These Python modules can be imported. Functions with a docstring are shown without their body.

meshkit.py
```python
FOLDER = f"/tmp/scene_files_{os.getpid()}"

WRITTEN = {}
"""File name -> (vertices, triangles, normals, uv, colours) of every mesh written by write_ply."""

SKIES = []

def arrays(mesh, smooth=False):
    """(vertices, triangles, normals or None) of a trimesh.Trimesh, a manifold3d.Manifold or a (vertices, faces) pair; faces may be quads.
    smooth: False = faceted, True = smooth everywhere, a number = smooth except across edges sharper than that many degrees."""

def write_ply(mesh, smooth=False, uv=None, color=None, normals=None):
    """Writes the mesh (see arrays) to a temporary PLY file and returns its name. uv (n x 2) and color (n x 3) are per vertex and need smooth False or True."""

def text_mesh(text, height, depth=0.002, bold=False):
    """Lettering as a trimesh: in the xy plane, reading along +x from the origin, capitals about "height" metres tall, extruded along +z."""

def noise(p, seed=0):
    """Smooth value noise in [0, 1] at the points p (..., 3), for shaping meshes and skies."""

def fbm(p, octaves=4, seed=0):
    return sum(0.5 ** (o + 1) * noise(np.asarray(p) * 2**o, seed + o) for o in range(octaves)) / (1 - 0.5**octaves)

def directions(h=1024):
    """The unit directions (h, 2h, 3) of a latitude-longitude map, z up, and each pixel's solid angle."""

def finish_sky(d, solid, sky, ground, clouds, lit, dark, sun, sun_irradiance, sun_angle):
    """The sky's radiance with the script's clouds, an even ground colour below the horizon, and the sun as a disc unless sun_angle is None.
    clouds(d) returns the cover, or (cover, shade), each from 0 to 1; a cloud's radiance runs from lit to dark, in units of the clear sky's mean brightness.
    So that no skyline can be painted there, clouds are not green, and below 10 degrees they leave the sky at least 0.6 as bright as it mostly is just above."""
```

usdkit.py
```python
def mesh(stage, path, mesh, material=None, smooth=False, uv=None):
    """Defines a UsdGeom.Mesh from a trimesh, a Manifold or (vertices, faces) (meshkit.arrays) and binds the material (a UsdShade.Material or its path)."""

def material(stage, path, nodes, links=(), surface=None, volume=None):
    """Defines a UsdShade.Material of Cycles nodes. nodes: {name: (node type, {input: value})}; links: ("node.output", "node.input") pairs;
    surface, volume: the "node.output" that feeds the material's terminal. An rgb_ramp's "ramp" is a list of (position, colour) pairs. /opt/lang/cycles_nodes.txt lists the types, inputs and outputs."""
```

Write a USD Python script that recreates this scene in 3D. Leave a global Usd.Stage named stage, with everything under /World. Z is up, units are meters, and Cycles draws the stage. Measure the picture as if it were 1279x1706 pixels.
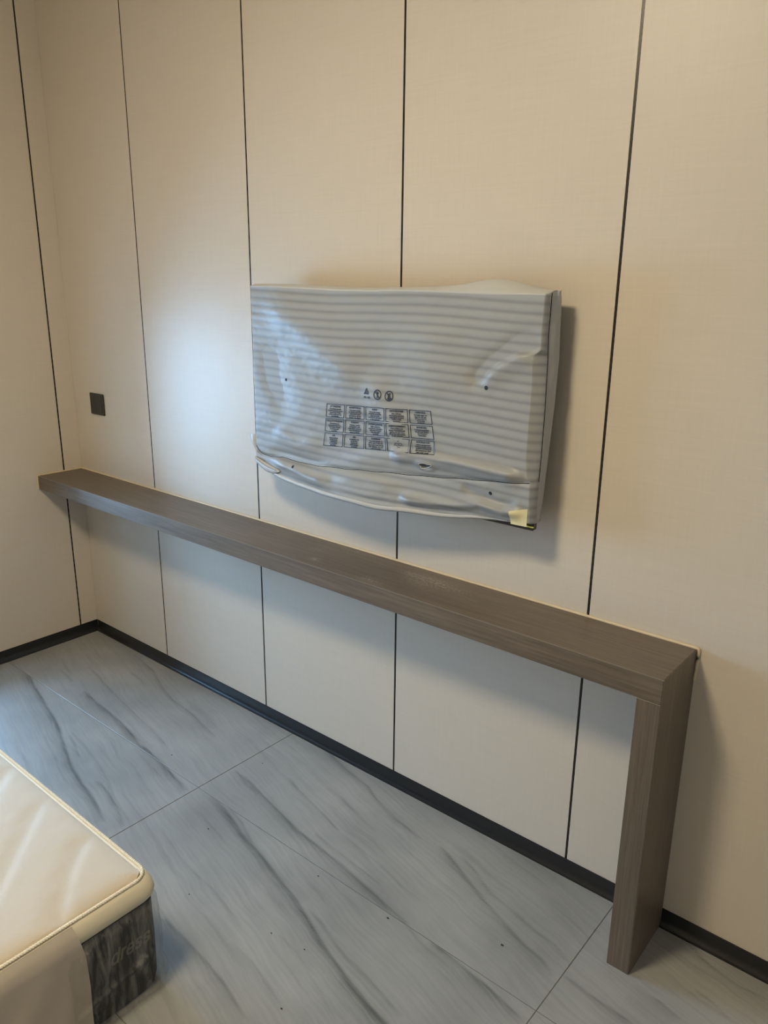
import math, sys
import numpy as np
import trimesh
from shapely.geometry import Polygon, LineString, Point
from shapely.ops import unary_union
from pxr import Usd, UsdGeom, UsdLux, UsdShade, Gf, Sdf, Vt
sys.path.insert(0, "/opt/lang")
import usdkit, meshkit

stage = Usd.Stage.CreateInMemory()
UsdGeom.SetStageUpAxis(stage, "Z")
UsdGeom.SetStageMetersPerUnit(stage, 1.0)
UsdGeom.Xform.Define(stage, "/World")
UsdGeom.Scope.Define(stage, "/World/Looks")
T = Sdf.ValueTypeNames
mat = lambda name, nodes, links=(), surface=None: usdkit.material(stage, "/World/Looks/" + name, nodes, links, surface=surface)

# ------------------------------------------------------------------ camera
FPX, W, H = 1292.8, 1279, 1706
YAW, PITCH, ROLL = -0.6979, -0.2856, 0.0105
CAM = np.array([3.0717, -1.6476, 1.521])
fw = np.array([math.sin(YAW) * math.cos(PITCH), math.cos(YAW) * math.cos(PITCH), math.sin(PITCH)])
rt = np.array([math.cos(YAW), -math.sin(YAW), 0.0])
up = np.cross(rt, fw)
rt, up = math.cos(ROLL) * rt + math.sin(ROLL) * up, -math.sin(ROLL) * rt + math.cos(ROLL) * up
cam = UsdGeom.Camera.Define(stage, "/World/camera")
cam.CreateHorizontalApertureAttr(36.0)
cam.CreateVerticalApertureAttr(36.0 * H / W)
cam.CreateFocalLengthAttr(36.0 * FPX / W)
cam.CreateClippingRangeAttr(Gf.Vec2f(0.03, 200))
M = np.eye(4)
M[0, :3], M[1, :3], M[2, :3], M[3, :3] = rt, up, -fw, CAM
cam.AddTransformOp().Set(Gf.Matrix4d(*M.ravel().tolist()))
cam.CreateExposureAttr(0.13)

# ------------------------------------------------------------------ light: daylight sky (through the window), warm ceiling lamp
LAMP_POS, LAMP_R, LAMP_STRENGTH, LAMP_COLOR = (1.85, -1.70), 0.24, 78.0, (1.0, 0.84, 0.57)
WIN = (-1.53, -0.46, 0.15, 1.40)        # y0, y1, z0, z1 of the window opening in the left wall
REVEAL = 0.20
DAY_PANEL = (-0.94, -1.68, -0.33, 0.53, 1.78)  # x and y0, y1, z0, z1 of the daylight beyond it: an added light panel, fitted to the cool light
DAY_STRENGTH, DAY_COLOR = 28.0, (0.33, 0.63, 1.0)
sky = mat("sky", {"s": ("sky_texture", {"sky_type": "multiple_scattering", "sun_disc": False, "sun_elevation": 0.7, "sun_rotation": 1.2}),
                  "b": ("background_shader", {"strength": 0.05})}, [("s.color", "b.color")], surface="b.background")
dome = UsdLux.DomeLight.Define(stage, "/World/sky")
UsdShade.MaterialBindingAPI.Apply(dome.GetPrim()).Bind(sky)
daylight = UsdLux.RectLight.Define(stage, "/World/daylight")        # added area light standing in for the sky outside
daylight.CreateWidthAttr(DAY_PANEL[4] - DAY_PANEL[3])
daylight.CreateHeightAttr(DAY_PANEL[2] - DAY_PANEL[1])
daylight.CreateIntensityAttr(DAY_STRENGTH)
daylight.CreateColorAttr(Gf.Vec3f(*DAY_COLOR))
daylight.AddTranslateOp().Set(Gf.Vec3d(DAY_PANEL[0], (DAY_PANEL[1] + DAY_PANEL[2]) / 2, (DAY_PANEL[3] + DAY_PANEL[4]) / 2))
daylight.AddRotateYOp().Set(-90.0)

# ------------------------------------------------------------------ helpers
used = {}


def numbered(path):
    n = used.get(path, -1) + 1
    used[path] = n
    return path if n == 0 else f"{path}_{n:03d}"


def data(prim, label=None, cat=None, group=None, kind=None):
    for k, v in (("label", label), ("category", cat), ("group", group), ("kind", kind)):
        if v:
            prim.SetCustomDataByKey(k, v)
    return prim


def thing(name, label=None, cat=None, loc=(0, 0, 0), group=None, kind=None):
    x = UsdGeom.Xform.Define(stage, numbered("/World/" + name))
    if any(loc):
        x.AddTranslateOp().Set(Gf.Vec3d(*loc))
    return data(x.GetPrim(), label, cat, group, kind)


def part(parent, name, mesh, material, smooth=False, label=None, kind=None, origin=None):
    """One mesh under parent. Meshes are given in world metres; origin is where the parent stands."""
    base = parent.GetPath().pathString if parent is not None else "/World"
    if origin is not None:
        if isinstance(mesh, tuple):
            mesh = (np.asarray(mesh[0], float) - origin, mesh[1])
        else:
            mesh = mesh.copy()
            mesh.apply_translation(-np.asarray(origin, float))
    m = usdkit.mesh(stage, numbered(base + "/" + name), mesh, material, smooth=smooth)
    return data(m.GetPrim(), label, None, None, kind)


def attr(prim, name, values):
    UsdGeom.PrimvarsAPI(prim).CreatePrimvar(name, T.Color3fArray, "vertex").Set(Vt.Vec3fArray.FromNumpy(np.asarray(values, np.float32)))


def box(x0, x1, y0, y1, z0, z1, c=0.0):
    """A box, its edges chamfered by c."""
    lo, hi = np.array([x0, y0, z0]), np.array([x1, y1, z1])
    if c <= 0:
        m = trimesh.creation.box(hi - lo)
        m.apply_translation((lo + hi) / 2)
        return m
    pts = []
    for sx in (0, 1):
        for sy in (0, 1):
            for sz in (0, 1):
                p = np.where([sx, sy, sz], hi, lo)
                d = np.where([sx, sy, sz], -c, c)
                for k in range(3):
                    q = p + d
                    q[k] = p[k]
                    pts.append(q)
    return trimesh.convex.convex_hull(np.array(pts))


def grid_faces(nu, nv, flip=False, close_u=False):
    i = np.arange(nu if close_u else nu - 1)[:, None]
    j = np.arange(nv - 1)[None]
    a, b, c, d = i * nv + j, ((i + 1) % nu) * nv + j, ((i + 1) % nu) * nv + j + 1, i * nv + j + 1
    a, b, c, d = (np.broadcast_to(q, np.broadcast(i, j).shape).ravel() for q in (a, b, c, d))
    f = np.vstack([np.stack([a, b, c], 1), np.stack([a, c, d], 1)])
    return f[:, ::-1] if flip else f


def sheet(P, flip=False, close_u=False):
    nu, nv = P.shape[:2]
    return P.reshape(-1, 3), grid_faces(nu, nv, flip, close_u)


def tube(points, radius, n=8, caps=True):
    """A round tube along points; radius a number or one per point."""
    P = np.asarray(points, float)
    r = np.broadcast_to(np.asarray(radius, float), (len(P),))
    t = np.gradient(P, axis=0)
    t /= np.linalg.norm(t, axis=1, keepdims=True)
    ref = np.array([0, 0, 1.0]) if abs(t[0, 2]) < 0.9 else np.array([0, 1.0, 0])
    u = np.cross(t, ref)
    u /= np.linalg.norm(u, axis=1, keepdims=True)
    w = np.cross(t, u)
    a = np.linspace(0, 2 * np.pi, n, endpoint=False)
    ring = P[:, None] + r[:, None, None] * (np.cos(a)[None, :, None] * u[:, None] + np.sin(a)[None, :, None] * w[:, None])
    v, f = ring.reshape(-1, 3), []
    for i in range(len(P) - 1):
        for k in range(n):
            k2 = (k + 1) % n
            f += [[i * n + k, i * n + k2, (i + 1) * n + k2], [i * n + k, (i + 1) * n + k2, (i + 1) * n + k]]
    if caps:
        v = np.vstack([v, P[:1], P[-1:]])
        e = len(v)
        for k in range(n):
            k2 = (k + 1) % n
            f += [[e - 2, k2, k], [e - 1, (len(P) - 1) * n + k, (len(P) - 1) * n + k2]]
    return trimesh.Trimesh(v, np.array(f), process=False)


def smooth_line(pts, n):
    """A Catmull-like smooth path of n points through pts."""
    from scipy.interpolate import PchipInterpolator
    p = np.asarray(pts, float)
    s = np.r_[0, np.cumsum(np.linalg.norm(np.diff(p, axis=0), axis=1))]
    return PchipInterpolator(s, p, axis=0)(np.linspace(0, s[-1], n))


def cat_meshes(ms):
    return trimesh.util.concatenate([m if isinstance(m, trimesh.Trimesh) else trimesh.Trimesh(m[0], m[1], process=False) for m in ms])


def extrude(poly, h):
    polys = poly.geoms if hasattr(poly, "geoms") else [poly]
    return cat_meshes([trimesh.creation.extrude_polygon(g, h, engine="earcut") for g in polys if g.area > 0])


def rng_noise(x, y, z, s, seed):
    return meshkit.fbm(np.stack([x * s[0], y * s[1], z * s[2]], -1), 3, seed) - 0.5


# ------------------------------------------------------------------ materials
def plain(name, color, rough=0.5, **kw):
    return mat(name, {"p": ("principled_bsdf", {"base_color": color, "roughness": rough, **kw})}, surface="p.BSDF")


def linen(name, a, b, horiz_scale, vert_scale, rough):
    """Wall panel laminate: a fine woven, horizontally streaked linen."""
    return mat(name, {
        "g": ("geometry", {}),
        "m": ("mapping", {"scale": (horiz_scale, horiz_scale, vert_scale)}),
        "n": ("noise_texture", {"scale": 1.0, "detail": 3.0, "roughness": 0.6}),
        "m2": ("mapping", {"scale": (160.0, 160.0, 9.0)}),
        "n2": ("noise_texture", {"scale": 1.0, "detail": 2.0, "roughness": 0.5}),
        "r": ("rgb_ramp", {"ramp": [(0.3, a), (0.7, b)]}),
        "r2": ("rgb_ramp", {"ramp": [(0.3, (0.985, 0.985, 0.985)), (0.7, (1.01, 1.01, 1.01))]}),
        "mx": ("mix_color", {"blend_type": "multiply", "fac": 1.0, "use_clamp": False}),
        "b": ("bump", {"strength": 0.12, "distance": 0.0006}),
        "p": ("principled_bsdf", {"roughness": rough, "specular_ior_level": 0.45}),
    }, [("g.position", "m.vector"), ("m.vector", "n.vector"), ("g.position", "m2.vector"), ("m2.vector", "n2.vector"), ("n.fac", "r.fac"), ("n2.fac", "r2.fac"),
        ("r.color", "mx.a"), ("r2.color", "mx.b"), ("mx.result", "p.base_color"), ("n.fac", "b.height"), ("b.normal", "p.normal")], surface="p.BSDF")


M_PANEL = linen("wall_panel_linen", (0.586, 0.530, 0.453), (0.610, 0.554, 0.478), 5.0, 190.0, 0.42)
M_JOINT = plain("joint_strip_black", (0.012, 0.011, 0.010), 0.35)
M_BACKING = plain("wall_backing", (0.20, 0.18, 0.16), 0.8)
M_PLASTER = plain("painted_plaster", (0.66, 0.62, 0.56), 0.8)
M_BASE = plain("black_anodised_metal", (0.011, 0.012, 0.014), 0.28, specular_ior_level=0.55)
M_CAULK = plain("cream_caulk", (0.60, 0.50, 0.33), 0.5)
M_GROUT = plain("grey_grout", (0.13, 0.135, 0.13), 0.9)
M_SWITCH = plain("dark_grey_plastic", (0.028, 0.028, 0.026), 0.38)
M_TV_BLACK = plain("black_tv_plastic", (0.012, 0.012, 0.014), 0.32)
M_METAL = plain("dark_steel", (0.05, 0.05, 0.055), 0.4, metallic=0.8)
M_INK = plain("navy_ink", (0.022, 0.030, 0.045), 0.6)
M_THREAD = plain("dark_green_thread", (0.018, 0.026, 0.020), 0.7)
M_HOLE = plain("hole_dark", (0.012, 0.016, 0.03), 0.7)
M_YELLOW = plain("yellow_tape", (0.80, 0.72, 0.10), 0.4)
M_PALEYELLOW = plain("pale_yellow_label", (0.70, 0.66, 0.42), 0.5)
M_LAMP = mat("lamp_diffuser", {"e": ("emission", {"color": LAMP_COLOR, "strength": LAMP_STRENGTH})}, surface="e.emission")
M_WHITE = plain("white_lacquer", (0.75, 0.75, 0.74), 0.35)
M_PANE = mat("window_pane", {"f": ("fresnel", {"IOR": 1.45}), "t": ("transparent_bsdf", {}), "g": ("glossy_bsdf", {"color": (1, 1, 1), "roughness": 0.0}), "x": ("mix_closure", {})},
             [("f.fac", "x.fac"), ("t.BSDF", "x.closure1"), ("g.BSDF", "x.closure2")], surface="x.closure")
M_SPECK = plain("dark_dirt", (0.03, 0.03, 0.028), 0.9)
M_DOWEL = plain("mount_grey", (0.1, 0.1, 0.1), 0.5)


def wood(name, scale, dust=False):
    """Taupe brushed-oak laminate: fine streaks along the grain; scale is the stretch of the grain noise."""
    nodes = {
        "g": ("geometry", {}),
        "m": ("mapping", {"scale": scale}),
        "n": ("noise_texture", {"scale": 1.0, "detail": 4.0, "roughness": 0.65, "distortion": 0.3}),
        "m2": ("mapping", {"scale": tuple(0.22 * s for s in scale)}),
        "n2": ("noise_texture", {"scale": 1.0, "detail": 3.0, "roughness": 0.6}),
        "r": ("rgb_ramp", {"ramp": [(0.25, (0.090, 0.069, 0.050)), (0.5, (0.128, 0.100, 0.075)), (0.75, (0.168, 0.136, 0.104))]}),
        "r2": ("rgb_ramp", {"ramp": [(0.3, (0.86, 0.86, 0.86)), (0.7, (1.10, 1.09, 1.08))]}),
        "mx": ("mix_color", {"blend_type": "multiply", "fac": 1.0, "use_clamp": False}),
        "b": ("bump", {"strength": 0.5, "distance": 0.0006}),
        "p": ("principled_bsdf", {"roughness": 0.42, "specular_ior_level": 0.5}),
    }
    links = [("g.position", "m.vector"), ("m.vector", "n.vector"), ("g.position", "m2.vector"), ("m2.vector", "n2.vector"), ("n.fac", "r.fac"), ("n2.fac", "r2.fac"),
             ("r.color", "mx.a"), ("r2.color", "mx.b"), ("n.fac", "b.height"), ("b.normal", "p.normal")]
    if dust:
        nodes.update({"a": ("attribute", {"attribute": "dust"}), "sp": ("separate_color", {}), "dn": ("noise_texture", {"scale": 130.0, "detail": 3.0, "roughness": 0.7}),
                      "dr": ("rgb_ramp", {"ramp": [(0.42, (0, 0, 0)), (0.68, (1, 1, 1))]}), "db": ("rgb_to_bw", {}), "dm": ("math", {"math_type": "multiply", "use_clamp": True}),
                      "dx": ("mix_color", {"b": (0.36, 0.33, 0.28)})})
        links += [("a.color", "sp.color"), ("g.position", "dn.vector"), ("dn.fac", "dr.fac"), ("dr.color", "db.color"), ("sp.r", "dm.value1"), ("db.val", "dm.value2"),
                  ("dm.value", "dx.fac"), ("mx.result", "dx.a"), ("dx.result", "p.base_color")]
    else:
        links.append(("mx.result", "p.base_color"))
    return mat(name, nodes, links, surface="p.BSDF")


M_WOOD_X = wood("taupe_wood_along_shelf", (6.0, 150.0, 150.0), dust=True)
M_WOOD_Z = wood("taupe_wood_upright", (230.0, 230.0, 5.0))

# ------------------------------------------------------------------ floor: 1.2 x 0.6 m marbled tiles, veins as each tile carries them
VEINS = [
 ([(1.359,-0.412),(1.441,-0.428),(1.559,-0.464),(1.653,-0.484),(1.748,-0.508),(1.836,-0.531),(1.914,-0.557),(1.992,-0.585),(2.069,-0.609),(2.140,-0.630),(2.203,-0.646),(2.256,-0.653),(2.37,-0.69)],0.016,1),
 ([(1.434,-0.413),(1.520,-0.431),(1.622,-0.474)],0.006,0.6),
 ([(1.902,-0.537),(1.961,-0.546),(2.009,-0.562),(2.072,-0.580),(2.140,-0.590),(2.216,-0.605),(2.272,-0.617)],0.01,0.6),
 ([(1.369,-0.601),(1.494,-0.634),(1.575,-0.647),(1.672,-0.652),(1.750,-0.668),(1.817,-0.679)],0.006,0.35),
 ([(1.652,-0.790),(1.772,-0.797),(1.845,-0.803),(1.901,-0.811),(1.959,-0.825),(2.023,-0.838)],0.012,0.7),
 ([(1.499,-0.449),(1.614,-0.493),(1.700,-0.516)],0.004,0.3),
 ([(1.909,-0.639),(1.965,-0.645),(2.033,-0.665),(2.101,-0.688),(2.168,-0.713)],0.006,0.35),
 ([(1.839,-0.726),(1.915,-0.733),(2.005,-0.755),(2.072,-0.774)],0.006,0.3),
 ([(1.307,-0.282),(1.404,-0.295),(1.490,-0.313),(1.572,-0.330),(1.674,-0.351),(1.768,-0.359),(1.868,-0.370),(1.967,-0.386),(2.060,-0.401),(2.115,-0.410)],0.014,0.9),
 ([(1.466,-0.193),(1.533,-0.215),(1.588,-0.228),(1.680,-0.250),(1.758,-0.272)],0.006,0.6),
 ([(1.716,-0.325),(1.793,-0.333),(1.861,-0.340),(1.939,-0.346),(1.989,-0.352)],0.005,0.5),
 ([(1.416,0.008),(1.491,-0.018),(1.568,-0.038),(1.691,-0.062),(1.746,-0.091),(1.857,-0.125),(1.959,-0.144)],0.007,0.75),
 ([(1.339,-0.095),(1.466,-0.109),(1.583,-0.140),(1.683,-0.161),(1.766,-0.189),(1.855,-0.207)],0.005,0.3),
 ([(1.790,-0.277),(1.853,-0.286),(1.929,-0.294),(2.032,-0.319),(2.099,-0.326)],0.004,0.35),
 ([(0.467,-0.334),(0.579,-0.349),(0.653,-0.355),(0.758,-0.362),(0.852,-0.381),(0.952,-0.404),(1.036,-0.413)],0.016,0.95),
 ([(0.948,-0.400),(1.009,-0.405),(1.069,-0.411),(1.179,-0.431),(1.272,-0.447)],0.013,0.85),
 ([(0.979,-0.428),(1.075,-0.445),(1.160,-0.458),(1.253,-0.478)],0.006,0.4),
 ([(0.12,-0.40),(0.241,-0.430),(0.380,-0.464),(0.519,-0.500),(0.639,-0.529),(0.748,-0.570),(0.833,-0.600),(0.899,-0.621),(1.015,-0.645),(1.114,-0.666),(1.209,-0.693)],0.017,1),
 ([(0.715,-0.525),(0.778,-0.544),(0.863,-0.574)],0.006,0.5),
 ([(0.630,-0.574),(0.709,-0.604),(0.831,-0.636)],0.006,0.4),
 ([(1.016,-0.604),(1.099,-0.612),(1.184,-0.633),(1.276,-0.670)],0.014,0.55),
 ([(0.701,-0.512),(0.801,-0.523),(0.931,-0.549),(1.044,-0.579),(1.143,-0.613),(1.265,-0.644)],0.005,0.4),
 ([(0.231,-0.306),(0.302,-0.312),(0.371,-0.324)],0.005,0.5),
 ([(0.294,-0.216),(0.376,-0.230),(0.525,-0.260),(0.710,-0.291),(0.882,-0.316),(1.063,-0.355)],0.005,0.5),
 ([(0.343,-0.030),(0.442,-0.051),(0.526,-0.065),(0.668,-0.119),(0.776,-0.147),(0.920,-0.164),(1.1,-0.20)],0.008,0.7),
 ([(0.469,-0.132),(0.555,-0.139),(0.627,-0.163)],0.005,0.5),
 ([(2.02,-0.13),(2.098,-0.163),(2.165,-0.194),(2.226,-0.219),(2.311,-0.255),(2.376,-0.278),(2.427,-0.287),(2.472,-0.310)],0.011,0.7),
 ([(2.088,-0.121),(2.148,-0.148),(2.226,-0.187),(2.308,-0.204),(2.375,-0.222),(2.432,-0.229),(2.481,-0.251)],0.006,0.5),
 ([(2.20,-0.415),(2.280,-0.423),(2.323,-0.428),(2.364,-0.432),(2.406,-0.439),(2.440,-0.447),(2.480,-0.450)],0.013,0.8),
 ([(2.487,-0.291),(2.532,-0.297),(2.576,-0.302),(2.626,-0.305),(2.659,-0.307)],0.01,0.6),
 ([(2.679,-0.015),(2.715,-0.035),(2.742,-0.046),(2.777,-0.053),(2.808,-0.059),(2.844,-0.054),(2.865,-0.054)],0.006,0.65),
 ([(2.667,-0.214),(2.689,-0.216),(2.708,-0.223),(2.732,-0.228)],0.007,0.6),
 ([(2.730,-0.133),(2.763,-0.138),(2.813,-0.156)],0.006,0.4),
]
M_TILE = mat("marbled_porcelain", {
    "g": ("geometry", {}), "a": ("attribute", {"attribute": "vein"}), "sp": ("separate_color", {}),
    "rot": ("mapping", {"rotation": (0, 0, 0.23), "scale": (1, 1, 1)}),
    "wn": ("noise_texture", {"scale": 5.0, "detail": 3.0}), "wm": ("vector_math", {"math_type": "multiply_add", "vector2": (0.05, 0.05, 0.0)}),
    "m": ("mapping", {"scale": (2.4, 34.0, 1.0)}), "n": ("noise_texture", {"scale": 1.0, "detail": 5.0, "roughness": 0.62}),
    "m3": ("mapping", {"scale": (5.0, 120.0, 1.0)}), "n3": ("noise_texture", {"scale": 1.0, "detail": 3.0, "roughness": 0.6}),
    "big": ("noise_texture", {"scale": 3.2, "detail": 3.0, "roughness": 0.5}),
    "base": ("rgb_ramp", {"ramp": [(0.25, (0.225, 0.230, 0.226)), (0.5, (0.282, 0.286, 0.279)), (0.75, (0.335, 0.334, 0.322))]}),
    "str": ("rgb_ramp", {"ramp": [(0.22, (0.70, 0.71, 0.72)), (0.42, (0.95, 0.95, 0.95)), (0.6, (1.0, 1.0, 1.0)), (0.8, (1.05, 1.05, 1.04))]}),
    "fin": ("rgb_ramp", {"ramp": [(0.3, (0.91, 0.91, 0.92)), (0.6, (1.02, 1.02, 1.02))]}),
    "mx": ("mix_color", {"blend_type": "multiply", "fac": 1.0, "use_clamp": False}),
    "mx2": ("mix_color", {"blend_type": "multiply", "fac": 1.0, "use_clamp": False}),
    "vr": ("map_range", {"from_min": 0.25, "from_max": 0.65, "to_min": 1.0, "to_max": 0.55, "clamp": True}),
    "vm": ("math", {"math_type": "multiply", "use_clamp": True}),
    "vx": ("mix_color", {"b": (0.070, 0.076, 0.077)}),
    "p": ("principled_bsdf", {"roughness": 0.34, "specular_ior_level": 0.5}),
}, [("g.position", "rot.vector"), ("g.position", "wn.vector"), ("wn.color", "wm.vector1"), ("rot.vector", "wm.vector3"), ("wm.vector", "m.vector"), ("wm.vector", "m3.vector"),
    ("m.vector", "n.vector"), ("m3.vector", "n3.vector"), ("rot.vector", "big.vector"), ("big.fac", "base.fac"), ("n.fac", "str.fac"), ("n3.fac", "fin.fac"),
    ("base.color", "mx.a"), ("str.color", "mx.b"), ("mx.result", "mx2.a"), ("fin.color", "mx2.b"), ("a.color", "sp.color"), ("n3.fac", "vr.value"),
    ("sp.r", "vm.value1"), ("vr.result", "vm.value2"), ("vm.value", "vx.fac"), ("mx2.result", "vx.a"), ("vx.result", "p.base_color")], surface="p.BSDF")
GY, GX = -0.4134, (1.289, 2.486, 3.686)
ROOM_X1, ROOM_Y0, ROOM_Z = 3.78, -3.5, 2.75


def vein_field(x, y, clip):
    """How dark the veins are at the floor points; clip is the tile's rectangle: a vein stays on its tile."""
    out = np.zeros_like(x)
    wob = 0.010 * (meshkit.fbm(np.stack([x * 9, y * 9, 0 * x], -1), 3, 5) - 0.5)
    brk = meshkit.fbm(np.stack([x * 14, y * 30, 0 * x + 3], -1), 3, 9)
    for pts, w, dark in VEINS:
        p = np.array(pts)
        c = p.mean(0)
        if not (clip[0] - 0.05 < c[0] < clip[1] + 0.05 and clip[2] - 0.02 < c[1] < clip[3] + 0.02):
            continue
        best = np.full(x.shape, 9.0)
        side = np.zeros_like(x)
        prog = np.zeros_like(x)
        L = np.r_[0, np.cumsum(np.linalg.norm(np.diff(p, axis=0), axis=1))]
        for k in range(len(p) - 1):
            d = p[k + 1] - p[k]
            l2 = d @ d
            t = np.clip(((x - p[k, 0]) * d[0] + (y - p[k, 1]) * d[1]) / l2, 0, 1)
            ex, ey = x - p[k, 0] - t * d[0], y - p[k, 1] - t * d[1]
            dist = np.hypot(ex, ey)
            m = dist < best
            best = np.where(m, dist, best)
            side = np.where(m, np.sign(d[0] * ey - d[1] * ex) * dist, side)
            prog = np.where(m, (L[k] + t * math.sqrt(l2)) / L[-1], prog)
        s = side + wob * (0.6 if w > 0.008 else 0.4)
        prof = np.where(s > 0, np.exp(-(s / (0.34 * w)) ** 2), 0.55 * np.exp(-np.abs(s) / (0.55 * w)) + 0.45 * np.exp(-np.abs(s) / (1.8 * w)))
        taper = np.clip(prog / 0.10, 0, 1) * np.clip((1 - prog) / 0.12, 0, 1)
        taper = taper * np.clip((7 * w - best) / (3 * w), 0, 1)
        out = np.maximum(out, dark * prof * (0.35 + 0.65 * taper) * (taper > 0) * np.clip(0.45 + 1.1 * brk, 0, 1.2))
    return np.clip(out * 1.1, 0, 1)


floor = thing("floor", kind="structure")
part(floor, "grout", box(-0.02, ROOM_X1, ROOM_Y0, 0.02, -0.03, -0.0012), M_GROUT)
xs = [0.0] + list(GX) + [ROOM_X1]
ys = [0.0] + [GY - 0.6 * k for k in range(6)] + [ROOM_Y0]
for j in range(len(ys) - 1):
    for i in range(len(xs) - 1):
        x0, x1, y1, y0 = xs[i] + 0.0009, xs[i + 1] - 0.0009, ys[j] - 0.0009, ys[j + 1] + 0.0009
        if y1 - y0 < 0.01:
            continue
        near = j < 2 and i < 3
        sx_, sy_ = (0.010, 0.0028) if near else (0.5, 0.5)
        nx, ny = max(2, int((x1 - x0) / sx_) + 1), max(2, int((y1 - y0) / sy_) + 1)
        c = 0.0008
        gx = np.r_[x0, np.linspace(x0 + c, x1 - c, nx), x1]
        gy = np.r_[y0, np.linspace(y0 + c, y1 - c, ny), y1]
        X, Y = np.meshgrid(gx, gy, indexing="ij")
        Z = np.zeros_like(X)
        Z[[0, -1]] = Z[:, [0, -1]] = -c
        V, Fc = sheet(np.stack([X, Y, Z], -1))
        n0 = len(V)
        low = box(x0, x1, y0, y1, -0.0011, -c)
        top = part(floor, "tile", (V, Fc), M_TILE)
        vf = vein_field(X, Y, (xs[i], xs[i + 1], ys[j + 1], ys[j])) if near else np.zeros_like(X)
        attr(top, "vein", np.repeat(vf.reshape(-1, 1), 3, 1))

# ------------------------------------------------------------------ walls: laminate panels 0.6 m wide with black joint strips between
GAP = 0.0062
PT = 0.009


def panel_wall(parent, axis, edges, z0, z1):
    """Panels between the joint positions (edges), the joints black strips set back. axis x: the back wall; axis y: the left wall."""
    for k in range(len(edges) - 1):
        a, b = edges[k], edges[k + 1]
        lo, hi = min(a, b), max(a, b)
        g0 = GAP / 2
        if axis == "x":
            m = box(lo + g0, hi - g0, 0.0, PT, z0, z1, 0.0006)
        else:
            m = box(-PT, 0.0, lo + g0, hi - g0, z0, z1, 0.0006)
        part(parent, "panel", m, M_PANEL)
    for e in edges[1:-1]:
        m = box(e - GAP / 2 - 0.002, e + GAP / 2 + 0.002, 0.0009, PT + 0.001, z0, z1) if axis == "x" else box(-PT - 0.001, -0.0009, e - GAP / 2 - 0.002, e + GAP / 2 + 0.002, z0, z1)
        part(parent, "joint_strip", m, M_JOINT)


wall_back = thing("wall_back", kind="structure")
part(wall_back, "backing", box(-0.25, ROOM_X1, PT + 0.0005, 0.13, -0.03, ROOM_Z), M_BACKING)
SEAM = (0.5371, 1.1420, 1.7399, 2.3375)
panel_wall(wall_back, "x", [-PT, *SEAM, 2.9375, 3.5375, ROOM_X1], 0.0, ROOM_Z)
wall_left = thing("wall_left", kind="structure")
bx = (-REVEAL, -PT - 0.0005)
LY = -0.0793
for (a, b, c, d) in ((WIN[1], PT, -0.03, ROOM_Z), (ROOM_Y0, WIN[0], -0.03, ROOM_Z), (WIN[0], WIN[1], -0.03, WIN[2]), (WIN[0], WIN[1], WIN[3], ROOM_Z)):
    part(wall_left, "backing", box(*bx, a, b, c, d), M_PLASTER)
panel_wall(wall_left, "y", [0.0 + GAP / 2, LY, WIN[1]], 0.0, ROOM_Z)
panel_wall(wall_left, "y", [WIN[1], WIN[0]], 0.0, WIN[2])
panel_wall(wall_left, "y", [WIN[1], WIN[0]], WIN[3], ROOM_Z)
panel_wall(wall_left, "y", [WIN[0], -2.05, -2.65, -3.25, ROOM_Y0], 0.0, ROOM_Z)
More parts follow.
